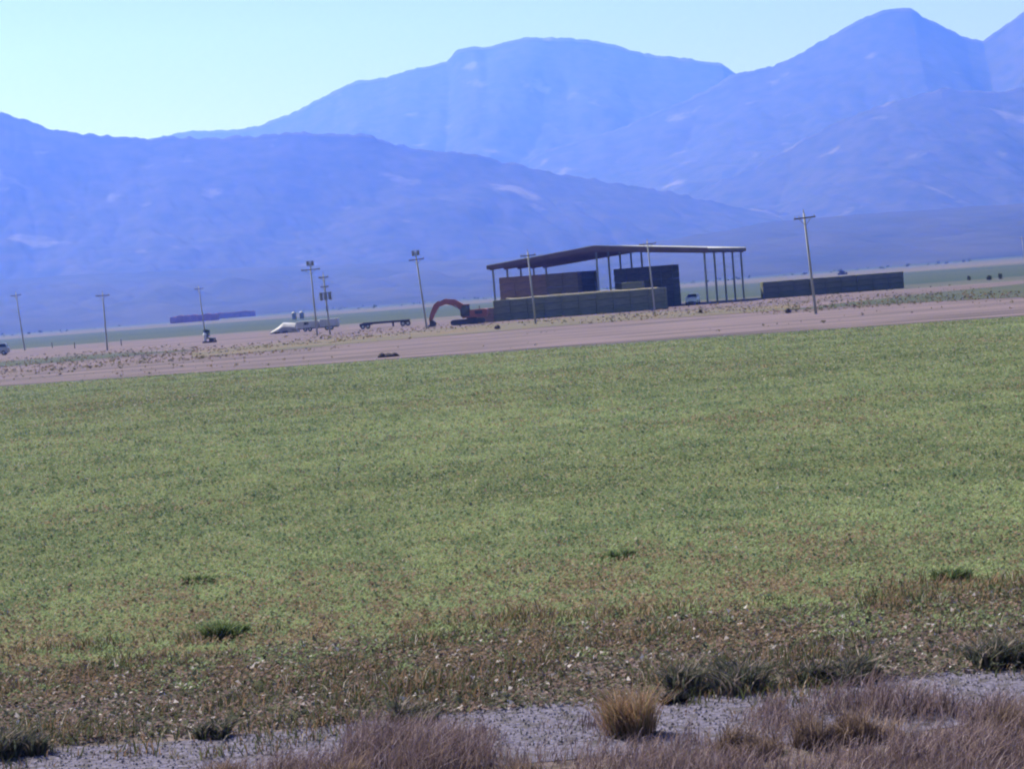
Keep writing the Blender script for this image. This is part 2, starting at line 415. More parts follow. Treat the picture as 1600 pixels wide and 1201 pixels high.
# the verge between the camera and the gravel track
n = 110000
y = 12.8 + 5.2 * rng.random(n) ** .8; x = (rng.random(n) * 2 - 1) * (800 / F * y * 1.15 + 4.5)
cl = fbm(x * .9, y * .9, 71, 3); edge_y = 16.9 + 1.2 * (fbm(x * 1.4, y * .5, 73, 3) - .45) * 4 + .05 * x
ok = (y < edge_y) & (rng.random(n) < np.clip((cl - .3) * 3, .08, 1))
x = x[ok]; y = y[ok]; cl = cl[ok]; n = len(x)
cols = pal(DRY, rng.choice(6, n, p=[.26, .26, .18, .14, .08, .08])) * (.7 + .5 * rng.random(n))[:, None] * np.array([1.0, .98, 1.22])
v, c = blades(x, y, .05 + .50 * np.clip(cl - .18, 0, 1) * (.35 + .9 * rng.random(n)), .009, (.25, -.05), cols, spread=.45)
tag(link('verge_grass', soup('verge_grass', v, 4, c, 'dry_blade')), 'dry brown purple grass on the near verge along the bottom edge', 'grass', kind='stuff')
# straggling weeds between the track and the field
n = 42000
y = 17.7 + 6.8 * rng.random(n); x = (rng.random(n) * 2 - 1) * (800 / F * y * 1.15 + 4.5)
cl = fbm(x * .8, y * 1.1, 81, 4)
ok = rng.random(n) < np.clip((cl - .42) * 4, 0.10, 1); x = x[ok]; y = y[ok]; cl = cl[ok]; n = len(x)
WEED = np.array([[.10, .115, .055], [.07, .085, .05], [.24, .16, .11], [.38, .34, .31], [.16, .11, .09]])
cols = pal(WEED, rng.choice(5, n, p=[.30, .24, .24, .06, .16])) * (.7 + .6 * rng.random(n))[:, None]
v, c = blades(x, y, .03 + .55 * np.clip(cl - .35, 0, 1) * (.3 + .9 * rng.random(n)), .016, (.1, 0), cols, spread=.5)
tag(link('margin_weeds', soup('margin_weeds', v, 4, c, 'dry_blade')), 'straggling green and brown weeds between the gravel track and the field', 'weeds', kind='stuff')
v, c = leaf_scatter(85000, 18.8, 23.2, .045, .09, lambda x, d, n: pal(np.array([[.115, .12, .085], [.19, .14, .135], [.42, .39, .42], [.08, .09, .07]]), rng.choice(4, n, p=[.36, .34, .07, .23])) * (.7 + .6 * rng.random(n))[:, None], log=False)
tag(link('margin_litter', soup('margin_litter', v, 3, c, 'leaf')), 'small leaves and dry litter on the field margin', 'litter', kind='stuff')
# stones of the gravel track
n = 12000
x = (rng.random(n) * 2 - 1) * 11; y = 17.2 + 1.9 * rng.random(n); r = .006 + .016 * rng.random(n) ** 2
tet = np.array([[1, 0, -.3], [-.5, .87, -.3], [-.5, -.87, -.3], [0, 0, .9]])
fc = [(0, 1, 3), (1, 2, 3), (2, 0, 3)]
th = rng.random(n) * 6.283
R = np.stack([np.stack([np.cos(th), -np.sin(th)], 1), np.stack([np.sin(th), np.cos(th)], 1)], 1)
T = np.repeat(tet[None], n, 0) * r[:, None, None]; T[:, :, :2] = np.einsum('nij,nkj->nki', R, T[:, :, :2])
T += np.stack([x, y, np.full(n, .066)], 1)[:, None]
v = np.stack([T[:, f, :] for f in fc], 1).reshape(-1, 3)
g = np.repeat((.12 + .28 * rng.random(n))[:, None] * np.array([1, .95, 1.12]), 3, axis=0)
tag(link('track_stones', soup('track_stones', v, 3, g, 'dry_blade')), 'loose pale stones strewn over the gravel track', 'stones', kind='stuff')

# low brush on the dirt belt and far out on the plain
def brush(name, X, Y, SZ, cols, label, m='leaf', k=18):
    n = len(X); vs = []; cs = []; fl = np.array([.8, .8, .5])
    for j in range(k):
        th = rng.random(n) * 6.283; e = rng.random(n)
        cxy = np.stack([X + np.cos(th) * SZ * .45 * e, Y + np.sin(th) * SZ * .45 * e, .05 + SZ * (.12 + .38 * rng.random(n))], 1)
        a = rng.normal(0, .3, (n, 3)) * SZ[:, None] * fl; b = rng.normal(0, .3, (n, 3)) * SZ[:, None] * fl
        t = np.stack([cxy - a * .6, cxy + a * .6, cxy + b], 1); t[:, :, 2] = np.maximum(t[:, :, 2], .03)
        vs.append(t.reshape(-1, 3)); cs.append(cols * (.7 + .5 * rng.random(n))[:, None])
    return tag(link(name, soup(name, np.concatenate(vs), 3, np.concatenate(cs), m)), label, 'brush', kind='stuff')
n = 11000
u = rng.random(n) * 2500 - 450; b = 44 + 26 * rng.random(n) + (rng.random(n) < .10) * 24 * rng.random(n)
pts = np.array([P(a, bb) for a, bb in zip(u, b)])
k = fbm(pts[:, 0] * .05, pts[:, 1] * .03, 91, 3); ok = k + .16 * rng.random(len(k)) > .58; pts = pts[ok]; n = len(pts)
cols = pal(np.array([[.17, .145, .11], [.12, .125, .08], [.22, .16, .11], [.10, .09, .08]]), rng.choice(4, n, p=[.35, .3, .2, .15]))
brush('yard_brush', pts[:, 0], pts[:, 1], .12 + .30 * rng.random(n) ** 3, cols * 1.15, 'low tan and green brush dotted over the dirt belt beyond the field')
n = 900
u = rng.random(n) * 2700 - 550; b = 3.0 + 7 * rng.random(n) ** 1.5
pts = np.array([P(a, bb) for a, bb in zip(u, b)])
k = fbm(pts[:, 0] * .006, pts[:, 1] * .002, 95, 3); ok = k > .45; pts = pts[ok]; n = len(pts)
brush('plain_brush', pts[:, 0], pts[:, 1], 1.2 + 2.6 * rng.random(n) ** 2, np.tile(np.array([[.07, .085, .06]]), (n, 1)), 'dark brush and low trees strung along the far edge of the plain')

# ------------------------------------------------------------------ single plants in the foreground
def clump(name, px, py, h, r, n, cols, label, cat, lean=(.15, 0), wid=.012, spread=.35, group=None):
    p = gpt(px, py, .055)
    vs = []; cs = []; lobes = 9
    for k in range(lobes):                         # several uneven tussocks make one plant
        q = r * .85 * math.sqrt(rng.random()); t0 = rng.random() * 6.283; cx0 = math.cos(t0) * q; cy0 = math.sin(t0) * q * .6
        nk = n // lobes; hk = h * (.3 + .75 * rng.random()) * (1.1 - .4 * q / r); rk = r * (.18 + .25 * rng.random())
        rr = rk * np.sqrt(rng.random(nk)); th = rng.random(nk) * 6.283
        v, c = blades(cx0 + np.cos(th) * rr, cy0 + np.sin(th) * rr, hk * (.35 + .65 * rng.random(nk)), wid, (lean[0] + rng.normal(0, .2), lean[1] + rng.normal(0, .15)),
                      cols[rng.integers(0, len(cols), nk)] * (.6 + .5 * rng.random() + .4 * rng.random(nk))[:, None], z0=0, spread=spread)
        vs.append(v); cs.append(c)
    v = np.concatenate(vs); c = np.concatenate(cs)
    o = link(name, soup(name, v, 4, c, 'dry_blade')); o.location = (p.x, p.y, .055)
    return tag(o, label, cat, group)
ORANGE = np.array([[.40, .27, .19], [.33, .21, .15], [.27, .19, .14], [.22, .15, .10], [.16, .15, .09]])
BROWN = np.array([[.20, .145, .13], [.155, .115, .11], [.12, .09, .09], [.27, .205, .175]])
GREEN = np.array([[.13, .19, .08], [.10, .15, .07], [.08, .12, .06], [.16, .18, .10]])
DARKG = np.array([[.075, .09, .075], [.055, .065, .06], [.10, .105, .08], [.15, .125, .12], [.22, .19, .18]])
G = 'dry grass clumps by the gravel track'
clump('grass_clump', 985, 1148, .74, .24, 1100, ORANGE, 'tall upright orange tan grass clump at the far side of the gravel track', 'grass', (-.1, 0), spread=.34, wid=.009, group=G)
clump('grass_clump', 1310, 1160, .42, .50, 2000, BROWN, 'broad dark brown grass clump on the track right of centre', 'grass', (.05, 0), group=G)
clump('grass_clump', 1160, 1180, .38, .36, 1100, BROWN, 'reddish brown grass clump between the orange clump and the broad dark one', 'grass', (-.15, 0), group=G)
clump('grass_clump', 830, 1225, .36, .40, 1200, BROWN, 'brown grass clump at the bottom edge just left of the orange clump', 'grass', (.1, 0), group=G)
clump('grass_clump', 560, 1225, .34, .34, 1000, BROWN, 'brown grass clump at the bottom edge left of centre on the gravel', 'grass', (.1, 0), group=G)
clump('grass_clump', 345, 1232, .40, .32, 900, BROWN, 'leftmost brown grass clump rising from the bottom edge', 'grass', (-.1, 0), group=G)
clump('grass_clump', 1570, 1150, .36, .40, 1100, BROWN, 'brown grass clump against the right edge in front of the track', 'grass', (.2, 0), group=G)
W = 'dark weeds beside the gravel track'
clump('weed_clump', 1120, 1078, .42, .55, 1800, DARKG, 'dark green weed clump behind the track right of the orange grass', 'weed', wid=.03, spread=.6, group=W)
clump('weed_clump', 1310, 1064, .32, .42, 1100, DARKG, 'dark weed clump behind the broad brown grass clump', 'weed', wid=.03, spread=.6, group=W)
clump('weed_clump', 1590, 1036, .46, .45, 1500, DARKG, 'dark weed clump at the right edge beyond the gravel', 'weed', wid=.03, spread=.6, group=W)
clump('weed_clump', 10, 1180, .38, .45, 1300, DARKG, 'dark weed clump in the lower left corner by the track', 'weed', wid=.03, spread=.6, group=W)
clump('weed_clump', 330, 1152, .26, .2, 420, DARKG, 'dark weed clump left of centre at the gravel edge', 'weed', wid=.03, spread=.6, group=W)
clump('weed_clump', 650, 1124, .28, .4, 900, DARKG, 'dark weed clump in the margin between the middle and left grass clumps', 'weed', wid=.03, spread=.6, group=W)
clump('weed_clump', 1053, 1098, .16, .12, 300, np.array([[.02, .022, .03], [.03, .03, .035]]), 'small nearly black tuft standing for a dark hole right beside the orange grass', 'weed', wid=.03, spread=.6, group=W)  # near-black colour painted in for a dark hole among the weeds
clump('leafy_weed', 352, 994, .30, .36, 1100, GREEN, 'bright green leafy weed standing out of the crop at left', 'weed', wid=.035, spread=.6)
clump('leafy_weed', 965, 872, .22, .34, 500, GREEN, 'dark green weed patch in the crop near the middle', 'weed', wid=.035, spread=.6)
clump('leafy_weed', 1485, 905, .24, .22, 400, GREEN, 'green weed standing in the brown field margin at right', 'weed', wid=.035, spread=.6)
clump('leafy_weed', 305, 910, .2, .3, 400, GREEN, 'low green weed farther out in the crop at left', 'weed', wid=.035, spread=.6)

def shrub(px, b, h, wd, label, col=(.05, .055, .045), d=None):
    p = Vector((*P(px, b), 0)); n = 160
    th = rng.random(n) * 6.283; e = np.sqrt(rng.random(n)); zz = rng.random(n)
    cen = np.stack([np.cos(th) * e * wd / 2 * (1 - .3 * zz), np.sin(th) * e * wd / 2 * (1 - .3 * zz), h * zz * .92 + .03], 1)
    a = rng.normal(0, .13, (n, 3)) * wd; bb = rng.normal(0, .13, (n, 3)) * wd
    t = np.stack([cen - a * .5, cen + a * .5, cen + bb], 1); t[:, :, 2] = np.maximum(t[:, :, 2], .0)
    root = empty('dark_shrub', (p.x, p.y, .05))
    link('foliage', soup('foliage', t.reshape(-1, 3), 3, np.array(col) * (.6 + .7 * rng.random(n))[:, None], 'shrub_leaf'), None, root)
    mb = MB()
    for s in range(3): mb.cyl((0, 0, -.05), (math.cos(s * 2.1) * wd * .2, math.sin(s * 2.1) * wd * .2, h * .6), .03, .012, 6)
    mb.build('stem', 'post_wood', root)
    return tag(root, label, 'shrub', 'dark shrubs dotted about the yard')
shrub(1546, 40, .75, .95, 'dark rounded shrub left of a similar one at the far right')
shrub(1563, 40, .95, .8, 'dark upright shrub right of a rounded one at the far right')
shrub(1514, 38, .7, .7, 'small faint shrub nearest the end of the right hay stack')
shrub(324, 35.5, 1.5, 1.3, 'dark bushy shrub at the foot of the third pole from the left', (.035, .05, .045))
shrub(1316, 14, 1.6, 4.4, 'wide dark shrub showing above the right hay stack', (.05, .05, .05))
shrub(1232, 68, .4, .6, 'small dark tuft on the dirt left of the nearest pole', (.06, .05, .045))
shrub(1095, 57, .35, .5, 'small dark tuft on the dirt below the white car', (.06, .05, .045))
shrub(777, 58, .4, .7, 'small dark tuft on the dirt below the left end of the hay', (.06, .05, .045))

# ------------------------------------------------------------------ hay shed
TH = math.radians(18.0)                          # the shed is turned so that its right side shows
shed_o = gx(776, 301.0)
shed = empty('hay_shed', (shed_o.x, shed_o.y, 0.02), -TH)
tag(shed, 'long open sided hay shed with low gabled roof on thin columns', 'shed')
SW, SL, EV, AP = 33.9, 29.0, 7.75, 9.2         # width, length, eave and ridge height (underside)
def under(x): return EV + (AP - EV) * (1 - abs(x - SW / 2) / (SW / 2))
bays = [SL * k / 4 for k in range(5)]
for k, yy in enumerate(bays):
    for xx in (0.0, SW / 2, SW):
        hgt = under(xx)
        mb = MB()                                # H-section column with base plate
        mb.box(xx - .13, xx + .13, yy - .14, yy - .115, .03, hgt); mb.box(xx - .13, xx + .13, yy + .115, yy + .14, .03, hgt)
        mb.box(xx - .02, xx + .02, yy - .114, yy + .114, .03, hgt)
        mb.box(xx - .25, xx + .25, yy - .25, yy + .25, -.05, .029)
        mb.build('column', 'steel_grey', shed)
    mb = MB()                                    # tapered rafters of this frame
    for a, b in ((-.5, SW / 2), (SW + .5, SW / 2)):
        za = under(min(max(a, 0), SW)) - (.08 if a < 0 or a > SW else 0); zb = under(b)
        poly = [(a, za + .03), (b, zb + .03), (b, zb + .72), (a, za + .50)]
        mb.prism(poly, yy - .09, yy + .09)
    mb.build('rafter', 'steel_brown', shed)
for i in range(1, 12):                           # purlins along the length
    for s in (-1, 1):
        xx = SW / 2 + s * (SW / 2 + .3) * i / 12 + s * .4
        f = abs(xx - SW / 2) / (SW / 2); zt = under(xx) + .72 - .22 * f + .01
        MB().box(xx - .04, xx + .04, -.5, SL + .5, zt, zt + .18).build('purlin', 'steel_brown', shed)
roof = None
for s in (-1, 1):                                # ribbed roof sheets, one object a slope
    mb = MB(); nrib = 42
    x0 = SW / 2; x1 = SW / 2 + s * (SW / 2 + .75)
    z0 = AP + .72 + .19; z1 = EV - .06 + .50 + .19
    pr = []
    for i in range(nrib * 2 + 1):
        yy = -.7 + (SL + 1.4) * i / (nrib * 2); pr.append((yy, .05 if i % 2 else 0))
    vs = []; fs = []
    for j, dz in enumerate((0.0, .05)):
        for yy, rz in pr: vs += [(x0, yy, z0 + rz + dz), (x1, yy, z1 + rz + dz)]
    m_ = len(pr)
    for j in range(2):
        fs += [(j * 2 * m_ + 2 * i, j * 2 * m_ + 2 * i + 1, j * 2 * m_ + 2 * i + 3, j * 2 * m_ + 2 * i + 2) for i in range(m_ - 1)]
    for e in (0, m_ - 1): fs.append((2 * e, 2 * e + 1, 2 * m_ + 2 * e + 1, 2 * m_ + 2 * e))
    fs += [(2 * i + 1, 2 * i + 3, 2 * m_ + 2 * i + 3, 2 * m_ + 2 * i + 1) for i in range(m_ - 1)]
    mb.add(vs, fs); r_ = mb.build('roof_panel', 'roof_sheet', shed)
    for yy in (-.74, SL + .71):                  # barge boards along the gable edges, front and back
        MB().prism([(x0, z0 - .62), (x1, z1 - .55), (x1, z1 + .10), (x0, z0 + .10)], yy - .03, yy + .03).build('barge_board', 'steel_brown', r_)
    for yy in (-.79, SL + .76):
        MB().prism([(x0, z0 + .06), (x1, z1 + .06), (x1, z1 + .17), (x0, z0 + .17)], yy - .02, yy + .02).build('bright_edge_strip', 'roof_sheet', r_)  # thin pale strip added to imitate the bright line along the roof edge
    MB().box(x1 - .03, x1 + .03, -.7, SL + .7, z1 - .42, z1 - .02).build('eave_beam', 'steel_brown', shed)
MB().box(SW / 2 - .25, SW / 2 + .25, -.7, SL + .7, AP + .97, AP + 1.03).build('ridge_cap', 'roof_sheet', shed)

# ------------------------------------------------------------------ hay stacks
BALE = {}
def bale_mesh(L, D, H, m, var):
    k = (round(L, 3), round(D, 3), round(H, 3), m, var)
    if k not in BALE:
        mb = MB(); mb.box(-L / 2 + .015, L / 2 - .015, -D / 2 + .015, D / 2 - .015, .004, H - .006, .05)
        r = random.Random(var * 31 + 5)
        mb.v = [(x + r.uniform(-.02, .02), y + r.uniform(-.025, .025), z + (r.uniform(-.012, .0) if z > H / 2 else 0)) for x, y, z in mb.v]
        me = mb.mesh('bale'); me.materials.append(MATS[m]); BALE[k] = me
    return BALE[k]
def stack(x0, x1, d, cols, heights, bh, depth, m, label, rz=math.radians(-11.5), ends=None, base=.03):
    a = gx(x0, d); b = gx(x1, d)
    Ltot = (b - a).length / max(math.cos(rz), .5) if rz else (b - a).length
    L = Ltot / cols
    root = empty('hay_stack', (a.x, a.y, base), rz)
    tag(root, label, 'hay stack', 'hay stacks round the shed')
    n = 0
    for c_ in range(cols):
        hgt = heights[c_] if isinstance(heights, (list, tuple)) else heights
        for r_ in range(depth):
            for k in range(hgt):
                mm = ends.get(c_, m) if ends else m
                o = bpy.data.objects.new('bale', bale_mesh(L, 1.2, bh, mm, (c_ * 7 + k * 3 + r_) % 4)); C.objects.link(o); o.parent = root
                o.location = ((c_ + .5) * L, .6 + r_ * 1.2 + random.uniform(-.05, .05), k * bh)
                n += 1
    return root
hay_long = stack(746, 1036, 277, 11, [2, 3, 3, 3, 3, 3, 3, 3, 3, 3, 3], 1.02, 2, 'hay_green', 'long low grey green hay stack in front of the shed', ends={0: 'hay_brown'})
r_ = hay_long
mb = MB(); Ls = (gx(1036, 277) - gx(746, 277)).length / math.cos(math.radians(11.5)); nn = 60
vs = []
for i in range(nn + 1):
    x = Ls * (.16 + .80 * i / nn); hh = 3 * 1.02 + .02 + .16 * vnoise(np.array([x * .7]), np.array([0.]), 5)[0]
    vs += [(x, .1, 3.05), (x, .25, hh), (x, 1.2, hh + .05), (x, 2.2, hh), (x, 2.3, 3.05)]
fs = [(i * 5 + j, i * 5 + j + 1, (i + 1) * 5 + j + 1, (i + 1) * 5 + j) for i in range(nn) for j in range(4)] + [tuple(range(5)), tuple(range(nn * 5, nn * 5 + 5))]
mb.add(vs, fs).build('sunlit_top_strip', 'sunlit_hay_top', r_)  # pale lumpy strip added to imitate the sunlit top edge of the stack
stack(974, 1006, 283.5, 1, 4, 1.04, 2, 'hay_green', 'short pale green hay stack peeping over the long low one')
stack(784, 906, 304, 5, 6, 1.08, 3, 'hay_brown', 'tall brown hay stack under the left half of the shed roof', ends={4: 'hay_brown_dull', 3: 'hay_brown_dull'})
stack(908, 933, 313, 1, 6, 1.09, 2, 'hay_dark', 'narrow dark hay stack just right of the tall brown one')
stack(963, 1052, 302.5, 5, 6, 1.07, 4, 'hay_dark', 'tallest dark hay stack under the shed roof beside the white car', rz=-TH)
stack(1193, 1414, 297, 9, 3, .87, 2, 'hay_green_dull', 'separate long low dark hay stack right of the shed', rz=math.radians(1.0))
def far_stack(x0, x1, b, hm, k, label):
    a = Vector((*P(x0, b), 0)); c_ = Vector((*P(x1, b), 0)); L = (c_ - a).length
    root = empty('hay_stack', (a.x, a.y, 0), math.atan2(c_.y - a.y, c_.x - a.x))
    tag(root, label, 'hay stack', 'far hay stacks')
    for i in range(k):
        mb = MB(); h = hm * random.uniform(.9, 1.06)
        mb.prism([(L * i / k + .05, 0), (L * (i + 1) / k - .05, 0), (L * (i + 1) / k - .05, h * .93), (L * (i + .5) / k, h), (L * i / k + .05, h * .93)], 0, 7)
        mb.build('bale_block', 'hay_red', root)
    return root
far_stack(266, 340, 9.5, 5.0, 7, 'far purple brown hay stack beyond the third pole, nearer of two')
far_stack(338, 398, 7.5, 5.0, 6, 'far purple brown hay stack, farther right of the two')

# ------------------------------------------------------------------ utility poles
def pole(px, py, b, label, kind='single', yaw=0.0, arm=2.1, lean=1.6):
    base = Vector((*P(px, b), 0)); Y = base.y
    dist = Y
    top = EYE + (hor(px) - py) / F * dist * 1.0
    h = top
    root = empty('utility_pole', (base.x, base.y, 0), yaw)
    root.rotation_euler = (0, -math.radians(lean), yaw)
    MB().cyl((0, 0, -1.0), (0, 0, h), .14, .095, 10).build('pole', 'pole_wood', root, True)
    za = h - .45
    def crossarm(z, L):
        a = MB().box(-L / 2, L / 2, -.21, -.11, z - .065, z + .065).build('crossarm', 'arm_wood', root)
        for xx in (-L / 2 + .12, -L / 4, L / 2 - .12):
            MB().cyl((xx, -.16, z + .064), (xx, -.16, z + .15), .02, .02, 6).cyl((xx, -.16, z + .13), (xx, -.16, z + .24), .06, .035, 8).build('insulator', 'ceramic', a)
        mb = MB()
        for s in (-1, 1): mb.bar((s * L * .28, -.24, z - .05), (0, -.2, z - .7), .03, .05)
        mb.build('brace', 'steel_grey', root)
    crossarm(za if kind != 'tall' else h - 1.1, arm)
    MB().cyl((0, 0, h - .02), (0, 0, h + .2), .03, .03, 6).cyl((0, 0, h + .15), (0, 0, h + .3), .07, .04, 8).build('top_insulator', 'ceramic', root)
    if kind == 'tall':
        for s in (-1, 1):
            MB().cyl((s * .35, -.02, h - .55), (s * .35, -.02, h + .15), .2, .2, 10).build('transformer', 'transformer_grey', root)
        MB().box(-.5, .5, -.16, -.12, h - .45, h - .35).build('hanger', 'steel_grey', root)
    if kind == 'transformers':
        crossarm(h - 1.8, 1.2)
        for s in (-1, 0, 1):
            MB().cyl((s * .62, -.35, h - 3.7), (s * .62, -.35, h - 2.7), .24, .24, 10).build('transformer', 'transformer_grey', root)
        MB().box(-.9, .9, -.16, -.11, h - 2.75, h - 2.6).build('hanger', 'steel_grey', root)
        MB().box(-.14, .14, -.4, -.12, h - 5.3, h - 4.6).build('switch_box', 'transformer_grey', root)
    return tag(root, label, 'utility pole', 'wooden utility poles across the yard')
pole(39, 457, 34, 'leftmost wooden utility pole with a single crossarm', lean=4)
pole(168, 457, 44, 'wooden utility pole second from the left edge', lean=0)
pole(321, 447, 34, 'wooden utility pole with a dark shrub at its foot', lean=3.0, arm=1.8)
pole(496, 409, 46, 'tall utility pole with two cans at its top behind the pale trailers', 'tall', lean=1.2, arm=2.7)
pole(516, 428, 46, 'utility pole crowded with transformers beside the taller one', 'transformers', lean=2.0, arm=1.4)
pole(667, 392, 48, 'tall utility pole with two cans at its top left of the shed', 'tall', lean=4)
pole(837, 393, 54, 'utility pole standing in front of the left half of the shed', lean=2.0, arm=1.9)
pole(1023, 376, 47, 'utility pole in front of the shed near its ridge', lean=2.0, arm=2.4)
pole(1275, 332, 72, 'nearest and tallest looking utility pole in front of the right hay stack', lean=3.0, arm=2.0, yaw=.05)
pole(1601, 370, 18, 'small far utility pole at the right edge', lean=3)
for px, b_, lab in ((82, 33, 'short wooden post between the first and second poles'), (117, 37, 'short post a little left of the second pole'), (190, 38, 'short post just right of the second pole')):
    p = Vector((*P(px, b_), 0)); h_ = 1.1
    root = empty('fence_post', (p.x, p.y, 0)); root.rotation_euler = (0, math.radians(random.uniform(-4, 4)), 0)
    MB().cyl((0, 0, -.4), (0, 0, h_), .09, .08, 8).cyl((0, 0, h_), (0, 0, h_ + .05), .08, .03, 8).build('post', 'post_wood', root)
    mb = MB()
    for z in (.35, .7, 1.0): mb.cyl((0, 0, z), (0, 0, z + .02), .1, .1, 8)
    mb.build('wire_tie', 'steel_grey', root)
    tag(root, lab, 'post', 'short fence posts at left')

# ------------------------------------------------------------------ cars
def car(loc, rz, paint, label, zs=1.0, name='car'):
    """nose towards local -x; body lofted from cross sections"""
    root = empty(name, loc, rz); root.scale = (1, 1, zs)
    L = 4.6
    # section: x, half width low, half width at belt, sill z, belt z
    sec = [(-2.30, .70, .66, .36, .52), (-2.24, .84, .80, .30, .60), (-1.75, .89, .86, .26, .92), (-1.2, .91, .88, .26, 1.14), (-.2, .92, .89, .26, 1.15), (1.2, .92, .89, .26, 1.16), (1.95, .90, .87, .28, 1.15), (2.22, .85, .81, .34, 1.08), (2.30, .70, .68, .45, .95)]
    vs = []; fs = []
    for x, wl, wb, zl, zb in sec:
        zm = zl + (zb - zl) * .55
        vs += [(x, -wl * .9, zl), (x, -wl, zl + .12), (x, -wl - .01, zm), (x, -wb, zb - .06), (x, -wb + .12, zb), (x, 0, zb + .035), (x, wb - .12, zb), (x, wb, zb - .06), (x, wl + .01, zm), (x, wl, zl + .12), (x, wl * .9, zl)]
    m_ = 11
    for k in range(len(sec) - 1):
        for i in range(m_): fs.append((k * m_ + i, k * m_ + (i + 1) % m_, (k + 1) * m_ + (i + 1) % m_, (k + 1) * m_ + i))
    fs += [tuple(range(m_)), tuple(range((len(sec) - 1) * m_, len(sec) * m_))]
    b = MB().add(vs, fs).build('body', paint, root, True)
    # cabin
    def loop(x0, x1, hw, z): return [(x0, -hw, z), (x1, -hw, z), (x1, hw, z), (x0, hw, z)]
    low = loop(-1.0, 2.08, .80, 1.13); mid = loop(-.25, 1.80, .64, 1.56); 
    g = MB().add(low + mid, [(0, 1, 5, 4), (1, 2, 6, 5), (2, 3, 7, 6), (3, 0, 4, 7), (4, 5, 6, 7), (0, 3, 2, 1)]).build('window', 'dark_glass', root)
    MB().add(loop(-.30, 1.84, .66, 1.555) + loop(-.12, 1.70, .58, 1.65), [(0, 1, 5, 4), (1, 2, 6, 5), (2, 3, 7, 6), (3, 0, 4, 7), (4, 5, 6, 7), (0, 3, 2, 1)]).build('roof', paint, root)
    for s in (-1, 1):
        for pa, pb, w_ in (((-1.0, s * .80, 1.13), (-.25, s * .645, 1.57), .06), ((.55, s * .81, 1.13), (.5, s * .655, 1.57), .08), ((2.06, s * .80, 1.13), (1.8, s * .645, 1.57), .14)):
            MB().bar(pa, pb, .06, w_).build('pillar', paint, root)
        h = MB().add([(-2.30, s * .48, .50), (-2.24, s * .79, .50), (-2.12, s * .79, .64), (-2.18, s * .48, .66), (-1.9, s * .5, .52), (-1.9, s * .78, .52), (-1.9, s * .78, .66), (-1.9, s * .5, .66)],
                   [(0, 1, 2, 3), (4, 5, 6, 7), (0, 1, 5, 4), (1, 2, 6, 5), (2, 3, 7, 6), (3, 0, 4, 7)]).build('headlight', 'lamp_glass', root)
        MB().box(2.2, 2.31, s * .70 - .1, s * .70 + .1, .72, .92).build('tail_light', 'machine_orange', root)
        MB().box(-.78, -.62, s * .98 - .09, s * .98 + .09, 1.12, 1.26, .03).build('mirror', paint, root)
        for xx in (-1.42, 1.42):
            t = MB().cyl((xx, s * .70, .33), (xx, s * .925, .33), .33, .33, 18).build('wheel', 'black_rubber', root)
            MB().cyl((xx, s * .92, .33), (xx, s * .94, .33), .2, .17, 12).build('rim', 'rim_metal', t)
    MB().box(-2.33, -2.1, -.45, .45, .43, .53).build('grille', 'black_trim', root)
    MB().box(-2.36, -2.0, -.78, .78, .28, .42, .04).build('bumper', 'black_trim', root)
    return tag(root, label, 'car')
p = gx(1083, 296); car((p.x, p.y, .03), math.radians(77), 'white_paint', 'white car parked beside the tallest hay stack under the shed')
p = gx(-6, 325); car((p.x, p.y, .03), math.radians(5), 'silver_paint', 'pale car with bright roof cut off by the left edge', zs=1.22)

# ------------------------------------------------------------------ excavator
p = gx(738, 271)
ex = empty('excavator', (p.x, p.y, .03), math.radians(-6))
ex.scale = (1.05, 1, .92)
tag(ex, 'orange red excavator with arched boom parked at the left end of the hay', 'excavator')
for s in (-1, 1):
    tr = MB(); pts = []
    for i in range(24):
        t = 2 * math.pi * i / 24; pts.append((math.copysign(1.8, math.cos(t)) - .55 + .42 * math.cos(t), .42 + .42 * math.sin(t)))
    tr.prism(pts, s * 1.1 - .25, s * 1.1 + .25); t_ = tr.build('track', 'machine_dark', ex)
    for xx in (-2.35, -1.5, -.75, 0, 1.25): MB().cyl((xx, s * 1.1 - .28, .40), (xx, s * 1.1 + .28, .40), .2 if -2 < xx < 1 else .3, None, 10).build('roller', 'machine_dark', t_)
MB().cyl((0, 0, .5), (0, 0, 1.0), .7, .7, 16).build('turntable', 'machine_dark', ex)
MB().box(-1.2, 2.1, -1.2, 1.2, 1.0, 1.25, .05).build('deck', 'machine_orange', ex)
hs = MB(); hs.prism([(-.1, 1.25), (2.15, 1.25), (2.25, 1.5), (2.2, 2.1), (1.9, 2.25), (-.1, 2.2)], -1.2, 1.2); hs = hs.build('engine_cover', 'machine_orange', ex)
MB().box(.6, 1.6, -1.215, -1.195, 1.5, 2.0).build('grille', 'machine_dark', hs)
MB().cyl((1.1, .4, 2.2), (1.1, .4, 2.7), .06, .06, 8).build('exhaust', 'machine_dark', hs)
cb = MB(); cb.prism([(-1.35, 1.25), (-.15, 1.25), (-.15, 3.0), (-1.0, 3.0), (-1.35, 2.2)], -1.2, -.2); cb = cb.build('cab', 'machine_dark', ex)
MB().prism([(-1.2, 1.75), (-.3, 1.75), (-.3, 2.85), (-.97, 2.85), (-1.2, 2.2)], -1.225, -1.201).build('window', 'dark_glass', cb)
MB().box(-1.1, -.1, -1.25, -.15, 3.0, 3.1).build('cab_roof', 'machine_orange', cb)
MB().sweep([(-.4, 1.6), (-1.3, 2.75), (-2.3, 3.5), (-3.4, 3.75), (-4.6, 3.25)], [.6, .95, 1.0, .85, .6], -.1, .45).build('boom', 'machine_orange', ex)
